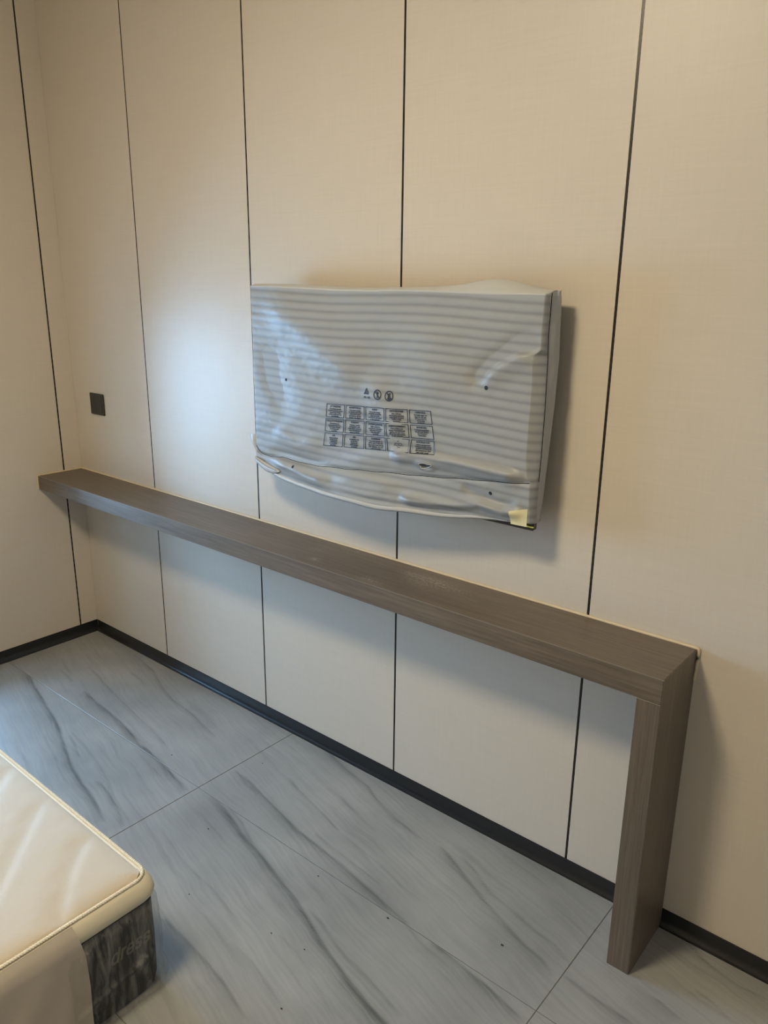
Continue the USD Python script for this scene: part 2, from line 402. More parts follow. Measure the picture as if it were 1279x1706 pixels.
part(None, "wall_right", box(ROOM_X1, ROOM_X1 + 0.12, ROOM_Y0, 0.13, -0.03, ROOM_Z), M_PANEL, kind="structure")
part(None, "wall_front", box(-0.25, ROOM_X1 + 0.12, ROOM_Y0 - 0.12, ROOM_Y0, -0.03, ROOM_Z), M_PANEL, kind="structure")
part(None, "ceiling", box(-0.25, ROOM_X1 + 0.12, ROOM_Y0 - 0.12, 0.13, ROOM_Z, ROOM_Z + 0.1), M_PLASTER, kind="structure")

window = thing("window_1", kind="structure", loc=(-0.18, (WIN[0] + WIN[1]) / 2, WIN[2]))
wo = np.array([-0.18, (WIN[0] + WIN[1]) / 2, WIN[2]])
y0, y1, z0, z1 = WIN
ym = (y0 + y1) / 2
for b in ((y0, y0 + 0.05, z0, z1), (y1 - 0.05, y1, z0, z1), (y0 + 0.05, y1 - 0.05, z0, z0 + 0.05), (y0 + 0.05, y1 - 0.05, z1 - 0.05, z1), (ym - 0.025, ym + 0.025, z0 + 0.05, z1 - 0.05)):
    part(window, "window_frame", box(-0.21, -0.15, *b, 0.003), M_METAL, origin=wo)
for b in ((y0 + 0.05, ym - 0.025), (ym + 0.025, y1 - 0.05)):
    part(window, "pane", box(-0.183, -0.177, *b, z0 + 0.05, z1 - 0.05), M_PANE, origin=wo)

# baseboard: black metal, flat above and curved out at the foot
prof = [(0.0, 0.0), (0.0, 0.0506), (0.0012, 0.0515), (0.0028, 0.0506), (0.0030, 0.027), (0.0036, 0.021), (0.0052, 0.0155), (0.0078, 0.0105), (0.0102, 0.0072), (0.0112, 0.0042), (0.0108, 0.0)]


def skirting(axis, a, b):
    v, f, n = [], [], len(prof)
    for t in (a, b):
        for d, z in prof:
            v.append((t, -d, z) if axis == "x" else (d, t, z))
    for k in range(n):
        k2 = (k + 1) % n
        f += [[k, k2, n + k2], [k, n + k2, n + k]]
    for k in range(1, n - 1):
        f += [[0, k, k + 1], [n, n + k + 1, n + k]]
    m = trimesh.Trimesh(np.array(v, float), np.array(f), process=False)
    m.fix_normals()
    return m


part(None, "baseboard_back", skirting("x", 0.0092, 2.5485), M_BASE, smooth=50, kind="structure")
part(None, "baseboard_back_right", skirting("x", 2.6015, ROOM_X1 - 0.001), M_BASE, smooth=50, kind="structure")
part(None, "baseboard_left", skirting("y", ROOM_Y0 + 0.01, -0.0001), M_BASE, smooth=50, kind="structure")

# ceiling lamp (above and in front of the picture; the warm light of the room)
lx, ly = LAMP_POS
lamp = thing("ceiling_lamp", "round white flush ceiling lamp glowing warm above the room", "lamp", (lx, ly, ROOM_Z))
base = trimesh.creation.cylinder(radius=LAMP_R + 0.02, height=0.03, sections=48)
base.apply_translation((0, 0, -0.015))
part(lamp, "base", base, M_WHITE)
ang = np.linspace(0, np.pi / 2, 8)
lens = trimesh.creation.revolve(np.array([[0.0, -0.0302]] + [[LAMP_R * math.cos(a), -0.0302 - 0.05 * math.sin(a)] for a in ang]), sections=48)
part(lamp, "diffuser", lens, M_LAMP, smooth=40, label="glowing diffuser")

# ------------------------------------------------------------------ console shelf: long slab along the wall on one end panel
SL, SD, SH, ST, SLT = 2.601, 0.1952, 0.7541, 0.0567, 0.0533
shelf = thing("console_shelf", "long taupe wood-grain shelf along the panelled wall with one upright end panel", "shelf", (SL / 2, 0, 0))
so = np.array([SL / 2, 0, 0])
sx = np.linspace(0.0006, SL, 420)
sy = np.linspace(-SD, -0.0005, 36)
c = 0.0012
slab = box(0.0006, SL, -SD, -0.0006, SH - ST, SH, c)
# the slab's top is its own fine sheet so that it can carry the dust
slab_low = box(0.0006, SL - 0.0016, -SD, -0.0006, SH - ST, SH - 0.0003, c)
p_slab = part(shelf, "shelf_top", slab_low, M_WOOD_X, origin=so)
gx = np.linspace(0.0006 + c, SL - 0.0016 - c, 700)
gy = np.linspace(-SD + c, -0.0006 - c, 60)
X, Y = np.meshgrid(gx, gy, indexing="ij")
V, Fc = sheet(np.stack([X, Y, np.full_like(X, SH - 0.0001)], -1))
DUST = [(1.554, -0.151, 0.016, 0.010, 1.0), (1.507, -0.079, 0.03, 0.03, 0.28), (1.785, -0.172, 0.030, 0.012, 0.7), (1.843, -0.062, 0.03, 0.015, 0.55), (1.915, -0.062, 0.05, 0.022, 0.8),
        (1.985, -0.075, 0.05, 0.015, 0.6), (1.90, -0.10, 0.06, 0.03, 0.3), (2.05, -0.10, 0.05, 0.012, 0.25), (1.605, -0.022, 0.004, 0.004, 1.0), (1.60, -0.05, 0.05, 0.03, 0.15)]
dust = sum(w * np.exp(-((X - a) / sa) ** 2 - ((Y - b) / sb) ** 2) for a, b, sa, sb, w in DUST)
surf = part(p_slab, "shelf_surface", (V, Fc), M_WOOD_X, origin=so, label="shelf top face with pale dust smudges")
attr(surf, "dust", np.repeat(np.clip(dust, 0, 1).reshape(-1, 1), 3, 1))
attr(p_slab, "dust", np.zeros((len(UsdGeom.Mesh(p_slab).GetPointsAttr().Get()), 3)))
part(shelf, "end_panel", cat_meshes([box(SL - SLT, SL - 0.0015, -SD, -0.0006, 0.0, SH - ST - 0.0004, 0.0008), box(SL - 0.0015, SL, -SD, -0.0006, 0.0, SH - 0.0002, 0.0006)]), M_WOOD_Z, origin=so)
part(p_slab, "edge_band", box(0.001, SL - 0.001, -SD - 0.0004, -SD + 0.002, SH - 0.0016, SH + 0.0001), plain("edge_band_taupe", (0.19, 0.165, 0.14), 0.35), origin=so, label="thin pale edge line along the shelf front")


def bead(pts, r, seed):
    p = smooth_line(pts, 220)
    n = 0.25 * (meshkit.fbm(np.stack([p[:, 0] * 25, p[:, 1] * 25, p[:, 2] * 25], -1), 3, seed) - 0.5)
    return tube(p, r * (1 + n), 8)


part(shelf, "caulk_bead", bead([(0.004, -0.003, SH + 0.001), (0.6, -0.003, SH + 0.001), (1.6, -0.003, SH + 0.001), (SL + 0.002, -0.003, SH + 0.001), (SL + 0.0035, -0.003, SH - 0.01), (SL + 0.002, -0.003, SH - 0.06), (SL + 0.0012, -0.0015, SH - 0.075)], 0.0042, 3), M_CAULK, smooth=True, origin=so,
     label="cream caulk bead along the back wall")
part(shelf, "caulk_bead", bead([(0.003, -0.004, SH + 0.001), (0.003, -SD, SH + 0.001), (0.0025, -SD - 0.002, SH - 0.02), (0.002, -SD - 0.001, SH - ST)], 0.0034, 4), M_CAULK, smooth=True, origin=so, label="cream caulk bead along the left wall")

# ------------------------------------------------------------------ wall switch
sw = thing("wall_switch", "square dark grey switch plate on the beige panel above the shelf's far end", "switch", (0.182, 0, 1.046))
wo = np.array([0.182, 0, 1.046])
sw_plate = part(sw, "plate", box(0.133, 0.231, -0.0075, -0.0003, 1.003, 1.0885, 0.0022), M_SWITCH, origin=wo)
part(sw_plate, "rocker", box(0.143, 0.1815, -0.0088, -0.007, 1.010, 1.0815, 0.0008), M_SWITCH, origin=wo)
part(sw_plate, "rocker", box(0.1825, 0.221, -0.0088, -0.007, 1.010, 1.0815, 0.0008), M_SWITCH, origin=wo)

# ------------------------------------------------------------------ television on its wall mount, under a foam bag
mount = thing("wall_mount", "black steel bracket holding the television on the panelled wall", "bracket", (1.75, 0, 1.24))
wo = np.array([1.75, 0, 1.24])
part(mount, "wall_plate", box(1.53, 1.97, -0.006, -0.0003, 1.14, 1.34, 0.001), M_METAL, origin=wo)
for px in (1.60, 1.90):
    part(mount, "arm", box(px - 0.015, px + 0.015, -0.032, -0.006, 1.10, 1.38, 0.002), M_METAL, origin=wo)
tv = thing("television", "flat black television almost hidden in the pale bag, only its bottom corners showing", "television", (1.75, -0.06, 0.966))
wo = np.array([1.75, -0.06, 0.966])
part(tv, "screen_frame", box(1.274, 2.2222, -0.089, -0.070, 0.966, 1.504, 0.003), M_TV_BLACK, origin=wo)
part(tv, "screen", box(1.281, 2.2155, -0.0895, -0.0888, 0.983, 1.497), plain("tv_glass", (0.01, 0.01, 0.012), 0.1), origin=wo)
part(tv, "rear_housing", box(1.34, 2.16, -0.072, -0.0325, 1.00, 1.42, 0.006), M_TV_BLACK, origin=wo)
part(tv, "warning_sticker", box(2.168, 2.2232, -0.0915, -0.0875, 0.9745, 0.9778), M_YELLOW, origin=wo, label="bright yellow strip at the lower right corner")

# --- the bag: white embossed foam, a height field in front of the television with sides, top and hem
TOP = np.array([(1.255, 1.5165), (1.39, 1.517), (1.60, 1.511), (1.74, 1.510), (1.765, 1.5125), (1.88, 1.512), (2.0, 1.510), (2.1, 1.509), (2.17, 1.509), (2.235, 1.5085)])
HEM = np.array([(1.255, 0.999), (1.28, 0.988), (1.31, 0.976), (1.374, 0.963), (1.461, 0.952), (1.53, 0.952), (1.60, 0.950), (1.66, 0.948), (1.775, 0.949), (1.909, 0.957), (2.033, 0.968), (2.147, 0.983), (2.235, 0.990)])
SEAMLINE = np.array([(1.262, 1.040), (1.273, 1.028), (1.289, 1.019), (1.324, 1.017), (1.383, 1.022), (1.432, 1.021), (1.487, 1.0185), (1.533, 1.021), (1.664, 1.032), (1.778, 1.042), (1.911, 1.052), (2.071, 1.069), (2.145, 1.076), (2.212, 1.083), (2.235, 1.087)])
XL, XR = 1.258, 2.226
ztop = lambda x: np.interp(x, *TOP.T)
zhem = lambda x: np.interp(x, *HEM.T)
zseam = lambda x: np.interp(x, *SEAMLINE.T)


def ridge(X, Z, pts, amp, w_up, w_dn, end=0.12):
    """A fold along a path: amp high, w_up wide above it and w_dn wide below it."""
    p = np.array(pts, float)
    best, sd, pr = np.full(X.shape, 9.0), np.zeros_like(X), np.zeros_like(X)
    L = np.r_[0, np.cumsum(np.linalg.norm(np.diff(p, axis=0), axis=1))]
    for k in range(len(p) - 1):
        d = p[k + 1] - p[k]
        l2 = d @ d
        t = np.clip(((X - p[k, 0]) * d[0] + (Z - p[k, 1]) * d[1]) / l2, 0, 1)
        ex, ez = X - p[k, 0] - t * d[0], Z - p[k, 1] - t * d[1]
        q = np.hypot(ex, ez)
        m = q < best
        best, sd, pr = np.where(m, q, best), np.where(m, np.sign(ez) * q, sd), np.where(m, (L[k] + t * math.sqrt(l2)) / L[-1], pr)
    f = np.exp(-(sd / np.where(sd > 0, w_up, w_dn)) ** 2)
    ss = lambda q: q * q * (3 - 2 * q)
    gone = np.exp(-(np.sqrt(np.maximum(best ** 2 - sd ** 2, 0)) / 0.01) ** 2)
    return amp * f * gone * ss(np.clip(pr / end, 0.0, 1)) * ss(np.clip((1 - pr) / end, 0.0, 1))


def bag_h(X, Z):
    """How far the bag's front stands out from the plane y = -0.102."""
    u = (X - XL) / (XR - XL)
    v = (ztop(X) - Z) / (ztop(X) - zhem(X))
    h = 0.0025 + 0.012 * np.sin(np.pi * np.clip(u, 0, 1)) ** 0.8 * np.sin(np.pi * np.clip(v * 0.8, 0, 1)) * 0.7
    h += 0.030 * np.exp(-((X - 1.70) / 0.26) ** 2 - ((Z - 0.965) / 0.055) ** 2)                    # the loose lower front
    h += ridge(X, Z, [(1.300, 1.49), (1.46, 1.405), (1.60, 1.325), (1.74, 1.25)], 0.013, 0.085, 0.050, 0.25)
    h += ridge(X, Z, [(1.32, 1.38), (1.36, 1.25), (1.42, 1.12)], -0.006, 0.05, 0.05, 0.3)
    h += ridge(X, Z, [(1.70, 1.30), (1.80, 1.20), (1.84, 1.10)], 0.008, 0.045, 0.05, 0.3)
    h += ridge(X, Z, [(1.95, 1.47), (1.93, 1.36), (1.96, 1.22)], 0.006, 0.09, 0.09, 0.35)
    h += ridge(X, Z, [(2.225, 1.400), (2.162, 1.386), (2.102, 1.345), (2.03, 1.285)], -0.010, 0.026, 0.012, 0.22)
    h += ridge(X, Z, [(2.226, 1.376), (2.163, 1.368), (2.115, 1.343), (2.06, 1.300)], 0.009, 0.011, 0.03, 0.3)
    h += ridge(X, Z, [(1.80, 1.095), (1.88, 1.102), (1.96, 1.105), (2.011, 1.107), (2.132, 1.101), (2.205, 1.096)], 0.017, 0.011, 0.022, 0.12)
    h += ridge(X, Z, [(1.62, 1.05), (1.80, 1.085), (1.88, 1.10)], 0.004, 0.02, 0.02, 0.3)
    h += ridge(X, Z, [(1.84, 0.988), (1.93, 0.992), (2.016, 1.000), (2.087, 1.013), (2.15, 1.006), (2.215, 1.014)], 0.014, 0.011, 0.014, 0.12)
    h += ridge(X, Z, [(1.60, 1.005), (1.72, 1.018), (1.86, 1.012)], 0.007, 0.012, 0.016, 0.3)
    h += ridge(X, Z, [(1.33, 1.10), (1.45, 1.075), (1.58, 1.085)], 0.005, 0.020, 0.022, 0.3)
    h += ridge(X, Z, [(2.02, 1.045), (2.09, 1.030), (2.14, 1.022), (2.19, 1.030)], -0.006, 0.012, 0.010, 0.2)
    h += ridge(X, Z, [(1.33, 1.006), (1.42, 1.000), (1.50, 0.990), (1.62, 0.985)], 0.011, 0.014, 0.016, 0.25)
    h += ridge(X, Z, [(1.29, 1.033), (1.40, 1.036), (1.50, 1.030), (1.62, 1.040)], -0.005, 0.012, 0.012, 0.3)
    h += ridge(X, Z, [(1.55, 0.972), (1.75, 0.967), (1.95, 0.975), (2.10, 0.985)], -0.005, 0.008, 0.006, 0.3)
    h -= 0.004 * np.exp(-((Z - zseam(X)) / 0.005) ** 2)
    e = np.sqrt(((X - 1.924) / 0.020) ** 2 + ((Z - 1.082) / 0.009) ** 2)                            # the torn hole
    h += 0.0035 * np.exp(-((e - 1.1) / 0.5) ** 2)
    stripes = np.sin(2 * np.pi * (Z + 0.012 * (X - 1.3) + 0.004 * np.sin(9 * X)) / 0.0218)
    h += 0.00022 * stripes * np.clip((Z - zseam(X) - 0.01) / 0.03, 0, 1)
    h += 0.0035 * rng_noise(X, 0 * X, Z, (9, 1, 14), 4) + 0.0012 * rng_noise(X, 0 * X, Z, (40, 1, 40), 6)
    return np.maximum(h, 0.001)


def bag_front(x, z, lift=0.0):
    """Points of the bag's front at (x, z), lifted off it."""
    x, z = np.asarray(x, float), np.asarray(z, float)
    return np.stack([x, -0.102 - bag_h(x, z) - lift, z], -1)


NF, NV = 380, 230
vv = np.linspace(0, 1, NV)
crease = lambda z: np.interp(z, [0.98, 1.02, 1.09, 1.10, 1.14, 1.25, 1.36, 1.374, 1.385, 1.45, 1.51], [2.219, 2.219, 2.215, 2.208, 2.203, 2.205, 2.206, 2.208, 2.221, 2.221, 2.2245])
back_x = lambda z: np.interp(z, [0.98, 1.004, 1.037, 1.096, 1.14, 1.253, 1.362, 1.414, 1.491, 1.508, 1.52], [2.216, 2.2175, 2.221, 2.2235, 2.2265, 2.2325, 2.236, 2.234, 2.232, 2.229, 2.229])
stitch_x = lambda z: np.interp(z, [1.09, 1.154, 1.261, 1.366, 1.416, 1.454, 1.508], [2.2255, 2.2275, 2.2285, 2.2270, 2.2245, 2.2255, 2.2265])
cols = []
uu = np.linspace(0, 1, NF)
for k in range(NF):
    x_nom = XL + 0.010 + (XR - 0.010 - XL - 0.010) * uu[k]
    zt, zh = ztop(x_nom), zhem(x_nom)
    z = zt - 0.004 - (zt - 0.004 - zh) * vv
    xr = crease(z) - 0.001
    x = XL + 0.007 + (xr - XL - 0.007) * uu[k]
    P = bag_front(x, z)
    cols.append(P)
front = np.array(cols)                                             # NF x NV x 3
left = []
fl = front[0]
for t in np.linspace(0, 1, 9)[:-1]:
    a = t * np.pi / 2
    q = fl.copy()
    q[:, 0] = fl[:, 0] - 0.007 * math.cos(a) ** 0.8
    q[:, 1] = -0.060 + (fl[:, 1] + 0.060) * math.sin(a) ** 0.6
    left.append(q)
right = []
fr = front[-1]
sxx, bxx = stitch_x(fr[:, 2]), back_x(fr[:, 2])
mid = np.stack([sxx, np.full(NV, -0.083), fr[:, 2]], -1)
bk = np.stack([bxx, np.full(NV, -0.047), fr[:, 2]], -1)
for t in np.linspace(0, 1, 9)[1:]:
    q = fr * (1 - t) + mid * t
    q[:, 0] += 0.0025 * math.sin(np.pi * t)
    right.append(q)
for t in np.linspace(0, 1, 13)[1:]:
    q = mid * (1 - t) + bk * t
    q[:, 0] += (0.004 * math.sin(np.pi * t) * (0.5 + 2.2 * rng_noise(q[:, 0] * 0 + t, q[:, 0] * 0, q[:, 2], (2.5, 1, 22), 8)) + 0.003 * math.sin(np.pi * t) * np.exp(-((fr[:, 2] - 1.47) / 0.03) ** 2))
    right.append(q)
U = np.array(left + list(front) + right)
# top: from the front's upper edge over to the back, swelling at the right
ntop = 14
topc = []
for t in np.r_[0.02, 0.05, 0.09, np.linspace(0.14, 1, ntop)]:   # ntop + 3 rows
    q = U[:, 0].copy()
    back = np.minimum(-0.047, 0 * q[:, 0] - 0.047)
    tt = np.clip(t, 0, 1)
    q[:, 1] = q[:, 1] * (1 - tt) + back * tt
    bump = 0.0225 * np.exp(-((q[:, 0] - 2.085) / 0.085) ** 2) + 0.006 * np.exp(-((q[:, 0] - 1.97) / 0.09) ** 2) + 0.002
    q[:, 2] = q[:, 2] + 0.004 * math.sin(min(1, t * 2.2) * np.pi / 2) + bump * math.sin(np.pi * min(1, t * 0.75)) ** 0.9
    topc.append(q)
U = np.concatenate([np.array(topc[::-1]).transpose(1, 0, 2), U], 1)
# the hem turns under, back towards the television
und = []
lo = U[:, -1]
for t in np.linspace(0, 1, 7)[1:]:
    q = lo.copy()
    q[:, 2] = lo[:, 2] - 0.004 * math.sin(t * np.pi)
    q[:, 1] = lo[:, 1] + np.minimum(0.024, np.maximum(-0.06 - lo[:, 1], 0)) * t
    und.append(q)
U = np.concatenate([U, np.array(und).transpose(1, 0, 2)], 1)
M_FOAM = mat("white_foam_sheet", {
    "g": ("geometry", {}), "w": ("attribute", {"attribute": "stripe_and_lightening"}), "sp": ("separate_color", {}),
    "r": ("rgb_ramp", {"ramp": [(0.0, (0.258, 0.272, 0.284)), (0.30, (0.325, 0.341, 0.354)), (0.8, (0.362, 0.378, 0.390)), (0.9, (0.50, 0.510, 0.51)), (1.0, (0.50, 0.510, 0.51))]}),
    "v": ("voronoi_texture", {"scale": 330.0}), "b": ("bump", {"strength": 0.12, "distance": 0.0005}),
    "p": ("principled_bsdf", {"roughness": 0.42, "specular_ior_level": 0.4}), "t": ("translucent_bsdf", {"color": (0.45, 0.45, 0.44)}), "x": ("mix_closure", {"fac": 0.10}),
}, [("w.color", "sp.color"), ("sp.r", "r.fac"), ("r.color", "p.base_color"), ("g.position", "v.vector"), ("v.distance", "b.height"), ("b.normal", "p.normal"),
    ("p.BSDF", "x.closure1"), ("t.BSDF", "x.closure2")], surface="x.closure")
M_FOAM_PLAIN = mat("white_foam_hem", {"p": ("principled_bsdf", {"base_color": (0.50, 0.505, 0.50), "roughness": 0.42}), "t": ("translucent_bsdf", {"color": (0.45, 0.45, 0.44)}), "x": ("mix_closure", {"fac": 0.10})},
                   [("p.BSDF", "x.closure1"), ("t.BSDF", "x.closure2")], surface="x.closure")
BO = np.array([1.742, -0.08, 0.95])
bag = thing("foam_bag", "white striped foam bag pulled over the wall-hung television, printed with warnings", "bag", BO)
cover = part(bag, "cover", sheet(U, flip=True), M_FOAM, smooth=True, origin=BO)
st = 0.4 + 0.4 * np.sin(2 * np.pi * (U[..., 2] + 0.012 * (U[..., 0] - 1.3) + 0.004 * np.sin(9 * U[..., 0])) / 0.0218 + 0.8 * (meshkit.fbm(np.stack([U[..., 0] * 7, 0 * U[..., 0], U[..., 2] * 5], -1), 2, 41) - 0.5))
st[:, : ntop + 5] = 1.0  # top cap: light coming through the foam painted as a paler colour
st[-12:] = np.maximum(st[-12:], 0.84)  # right side lightened too, its brightness put into the colour
attr(cover, "stripe_and_lightening", np.repeat(st.reshape(-1, 1), 3, 1))

# rolled hem along the bag's lower edge
hx = np.linspace(1.30, 2.214, 160)
hem = bag_front(hx, zhem(hx) + 0.002)
hem[:, 1] += 0.004
hem[:, 2] += 0.0015 * np.sin(hx * 31)
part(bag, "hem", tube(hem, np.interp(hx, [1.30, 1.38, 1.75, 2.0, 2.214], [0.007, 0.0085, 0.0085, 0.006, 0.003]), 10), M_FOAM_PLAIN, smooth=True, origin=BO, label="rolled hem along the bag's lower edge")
# open end of the hem tunnel at the left, and the small ear poking out beside it
s = np.linspace(0, 1, 22)
axis_l = np.array([1.262, -0.108, 1.0015])[None] + s[:, None] * np.array([0.118, -0.004, -0.021])[None]
fat = 0.012 * np.sin(np.pi * np.clip(0.12 + 0.88 * s, 0, 1)) ** 0.7 + 0.001
loop = []
for k in range(22):
    a = np.linspace(0, 2 * np.pi, 12, endpoint=False)
    loop.append(np.stack([0 * a + axis_l[k, 0], -0.1045 - float(bag_h(np.array(axis_l[k, 0]), np.array(axis_l[k, 2]))) - 0.55 * fat[k] * np.sin(a), axis_l[k, 2] - 0.010 * math.sin(np.pi * s[k]) + fat[k] * np.cos(a)], -1))
lv = np.array(loop)
lv = np.concatenate([lv, lv[:, :1]], 1)
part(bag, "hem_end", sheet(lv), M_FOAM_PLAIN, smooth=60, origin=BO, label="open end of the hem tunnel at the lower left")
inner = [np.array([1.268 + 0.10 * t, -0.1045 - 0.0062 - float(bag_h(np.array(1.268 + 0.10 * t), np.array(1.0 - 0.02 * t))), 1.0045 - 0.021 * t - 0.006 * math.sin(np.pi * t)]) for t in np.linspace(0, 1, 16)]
part(bag, "hem_crease_shade", tube(inner, 0.0011, 6), plain("foam_shadow_line", (0.34, 0.34, 0.33), 0.8), origin=BO)  # darker tube painted in as the shade of the hem fold
eu, ev = np.meshgrid(np.linspace(0, 1, 10), np.linspace(0, 1, 8), indexing="ij")
A, B, C, D = (np.array(q) for q in ((1.216, -0.092, 1.070), (1.259, -0.098, 1.078), (1.262, -0.100, 1.026), (1.241, -0.094, 1.030)))
ear = ((A[None, None] * (1 - eu[..., None]) + B[None, None] * eu[..., None]) * (1 - ev[..., None]) + (D[None, None] * (1 - eu[..., None]) + C[None, None] * eu[..., None]) * ev[..., None])
ear[..., 1] -= 0.008 * np.sin(np.pi * eu) * np.sin(np.pi * (0.2 + 0.7 * ev))
ear_b = ear + np.array([0, 0.012, 0]) * np.sin(np.pi * np.clip(eu, 0, 1))[..., None]
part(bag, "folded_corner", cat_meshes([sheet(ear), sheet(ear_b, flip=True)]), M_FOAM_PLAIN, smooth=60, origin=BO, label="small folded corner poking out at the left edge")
# dark stitched seams
xs_ = np.linspace(1.262, 2.2125, 200)
part(bag, "seam", tube(bag_front(xs_, zseam(xs_) + 0.0008 * np.sin(xs_ * 60), 0.0002), 0.00085, 6), M_THREAD, origin=BO, label="thin dark seam across the lower front")
zz = np.linspace(1.086, 1.507, 120)
part(bag, "seam", tube(np.stack([stitch_x(zz) + 0.0006, np.full(120, -0.0835), zz], -1), 0.0009, 6), M_THREAD, origin=BO, label="thin dark seam down the right side")
part(bag, "label_patch", sheet(np.array([[np.array([x, -0.102 - bag_h(np.array(x), np.array(z)) - 0.0012, z]) for z in np.linspace(1.012 + 0.012 * (x - 2.17) / 0.05, 0.979, 8)] for x in np.linspace(2.172, 2.214, 14)])), M_PALEYELLOW, smooth=True,
     origin=BO, label="pale yellow patch at the lower right corner")
# vent holes
for hx_, hz_, r in ((1.406, 1.254, 0.0044), (2.087, 1.292, 0.0050), (1.443, 1.006, 0.0042), (2.112, 1.043, 0.0046)):
    a = np.linspace(0, 2 * np.pi, 20, endpoint=False)
    rim = bag_front(hx_ + r * np.cos(a), hz_ + r * np.sin(a), 0.0006)
    c0 = bag_front(np.array([hx_]), np.array([hz_]), 0.0006)
    part(bag, "vent_hole", (np.vstack([rim, c0]), np.array([[20, k, (k + 1) % 20] for k in range(20)])), M_HOLE, origin=BO)
# the tear: a small dark gash with a raised lip
tu, ta = np.meshgrid(np.linspace(0, 1, 7), np.linspace(0, 2 * np.pi, 33), indexing="ij")
wob = 1 + 0.18 * np.sin(3 * ta + 1.0) + 0.1 * np.sin(5 * ta)
tx, tz = 1.924 + 0.0165 * wob * tu * np.cos(ta), 1.0835 + 0.0062 * wob * tu * np.sin(ta) + 0.12 * 0.0165 * tu * np.cos(ta)
tp = bag_front(tx, tz, 0.0008)
M_TEAR = mat("torn_foam", {"g": ("geometry", {}), "n": ("noise_texture", {"scale": 210.0, "detail": 2.0}), "r": ("rgb_ramp", {"ramp": [(0.4, (0.03, 0.03, 0.03)), (0.62, (0.17, 0.17, 0.17))]}), "p": ("principled_bsdf", {"roughness": 0.7})},
             [("g.position", "n.vector"), ("n.fac", "r.fac"), ("r.color", "p.base_color")], surface="p.BSDF")
tear = part(bag, "tear", sheet(tp, flip=True), M_TEAR, origin=BO, label="small torn dark hole in the foam")
a = np.linspace(0, 2 * np.pi, 40)
wob = 1 + 0.18 * np.sin(3 * a + 1.0) + 0.1 * np.sin(5 * a)
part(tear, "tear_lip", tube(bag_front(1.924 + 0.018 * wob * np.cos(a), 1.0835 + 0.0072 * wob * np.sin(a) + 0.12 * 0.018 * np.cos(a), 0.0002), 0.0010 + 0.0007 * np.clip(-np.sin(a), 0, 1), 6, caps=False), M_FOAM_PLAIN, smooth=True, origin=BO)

# --- print on the bag: warnings in fifteen boxes and three symbols
QUAD = [np.array(q) for q in ((1.573, 1.2055), (1.934, 1.2235), (1.953, 1.113), (1.557, 1.082))]


def quad(u, v):
    """Label coordinates (0..1 along, 0..1 down) to (x, z) on the bag."""
    u, v = np.asarray(u, float), np.asarray(v, float)
    return [(QUAD[0][k] * (1 - u) + QUAD[1][k] * u) * (1 - v) + (QUAD[3][k] * (1 - u) + QUAD[2][k] * u) * v for k in (0, 1)]


def inked(m, to_xz, lift=0.0013):
    """A flat mesh in label coordinates laid on the bag."""
    v = np.array(m.vertices)
    x, z = to_xz(v[:, 0], v[:, 1])
    return bag_front(x, z, lift + np.where(v[:, 2] > v[:, 2].mean(), 0.0, -0.0002)), np.array(m.faces)


CELLS = [
    ("ATTENZIONE", ["Per evitare pericoli", "di soffocamento tenere", "questo sacchetto", "lontano dalla portata", "dei bambini"]),
    ("ADVERTENCIA", ["Para evitar peligro", "de asfixia mantenga", "esta bolsa fuera", "del alcance de los", "bebes y los ninos"]),
    ("AVISO", ["Para evitar perigo", "de asfixia mantenha", "este saco fora", "do alcance de bebes", "e das criancas"]),
    ("OSTRZEZENIE", ["Aby uniknac", "niebezpieczenstwa", "uduszenia trzymaj", "torbe z dala", "od dzieci"]),
    ("CANH BAO", ["De tranh nguy co", "ngat tho hay giu", "tui nay tranh xa", "tre so sinh", "va tre em"]),
    ("ПРЕДУПРЕЖДЕНИЕ", ["Во избежание", "удушения храните", "этот пакет вдали", "от младенцев", "и детей"]),
    ("ЕСКЕРТУ", ["Тұншығу қаупін", "болдырмау үшін", "бұл қапты нәресте", "мен балалардан", "алыс ұстаңыз"]),
    ("ПОПЕРЕДЖЕННЯ", ["Щоб уникнути", "удушення тримайте", "цей пакет подалі", "від немовлят", "та дітей"]),
    ("AVERTISSEMENT", ["Pour eviter tout", "risque d'etouffement", "gardez ce sac hors", "de portee des bebes", "et des enfants"]),
    ("WARNUNG", ["Erstickungsgefahr!", "Beutel von Babys", "und Kindern", "fernhalten", ""]),
    ("#", ["# # # # # # # #", "# # # # # # #", "# # # # # #", "# # # # # # #", "# # # # #"]),
    ("#", ["# # # # # # # #", "# # # # # #", "# # # # # #", "# # # # # # #", "# # # # #"]),
    ("WARNING", ["To avoid danger of", "suffocation keep this", "bag away from babies", "and children. Do not", "use it in a crib"]),
    ("~", ["~~~~~~~~", "~~~~~~~~~~", "~~~", "", ""]),
    ("PERINGATAN", ["Untuk menghindari", "bahaya sesak napas", "jauhkan kantong ini", "dari jangkauan bayi", "dan anak-anak"]),
]


def han(seed, s=1.0):
    """A small square character of bars, as an unreadable printed Han character looks."""
    r = np.random.default_rng(seed)
    t = 0.13
    g = [box2(0.08, 0.92, y, y + t) for y in (0.05, 0.30, 0.56, 0.82)[: r.integers(3, 5)]] + [box2(x, x + t, 0.08, 0.92) for x in ((0.44, 0.80) if r.random() < 0.5 else (0.15, 0.44))]
    return unary_union(g)


def box2(x0, x1, y0, y1):
    return Polygon([(x0, y0), (x1, y0), (x1, y1), (x0, y1)])


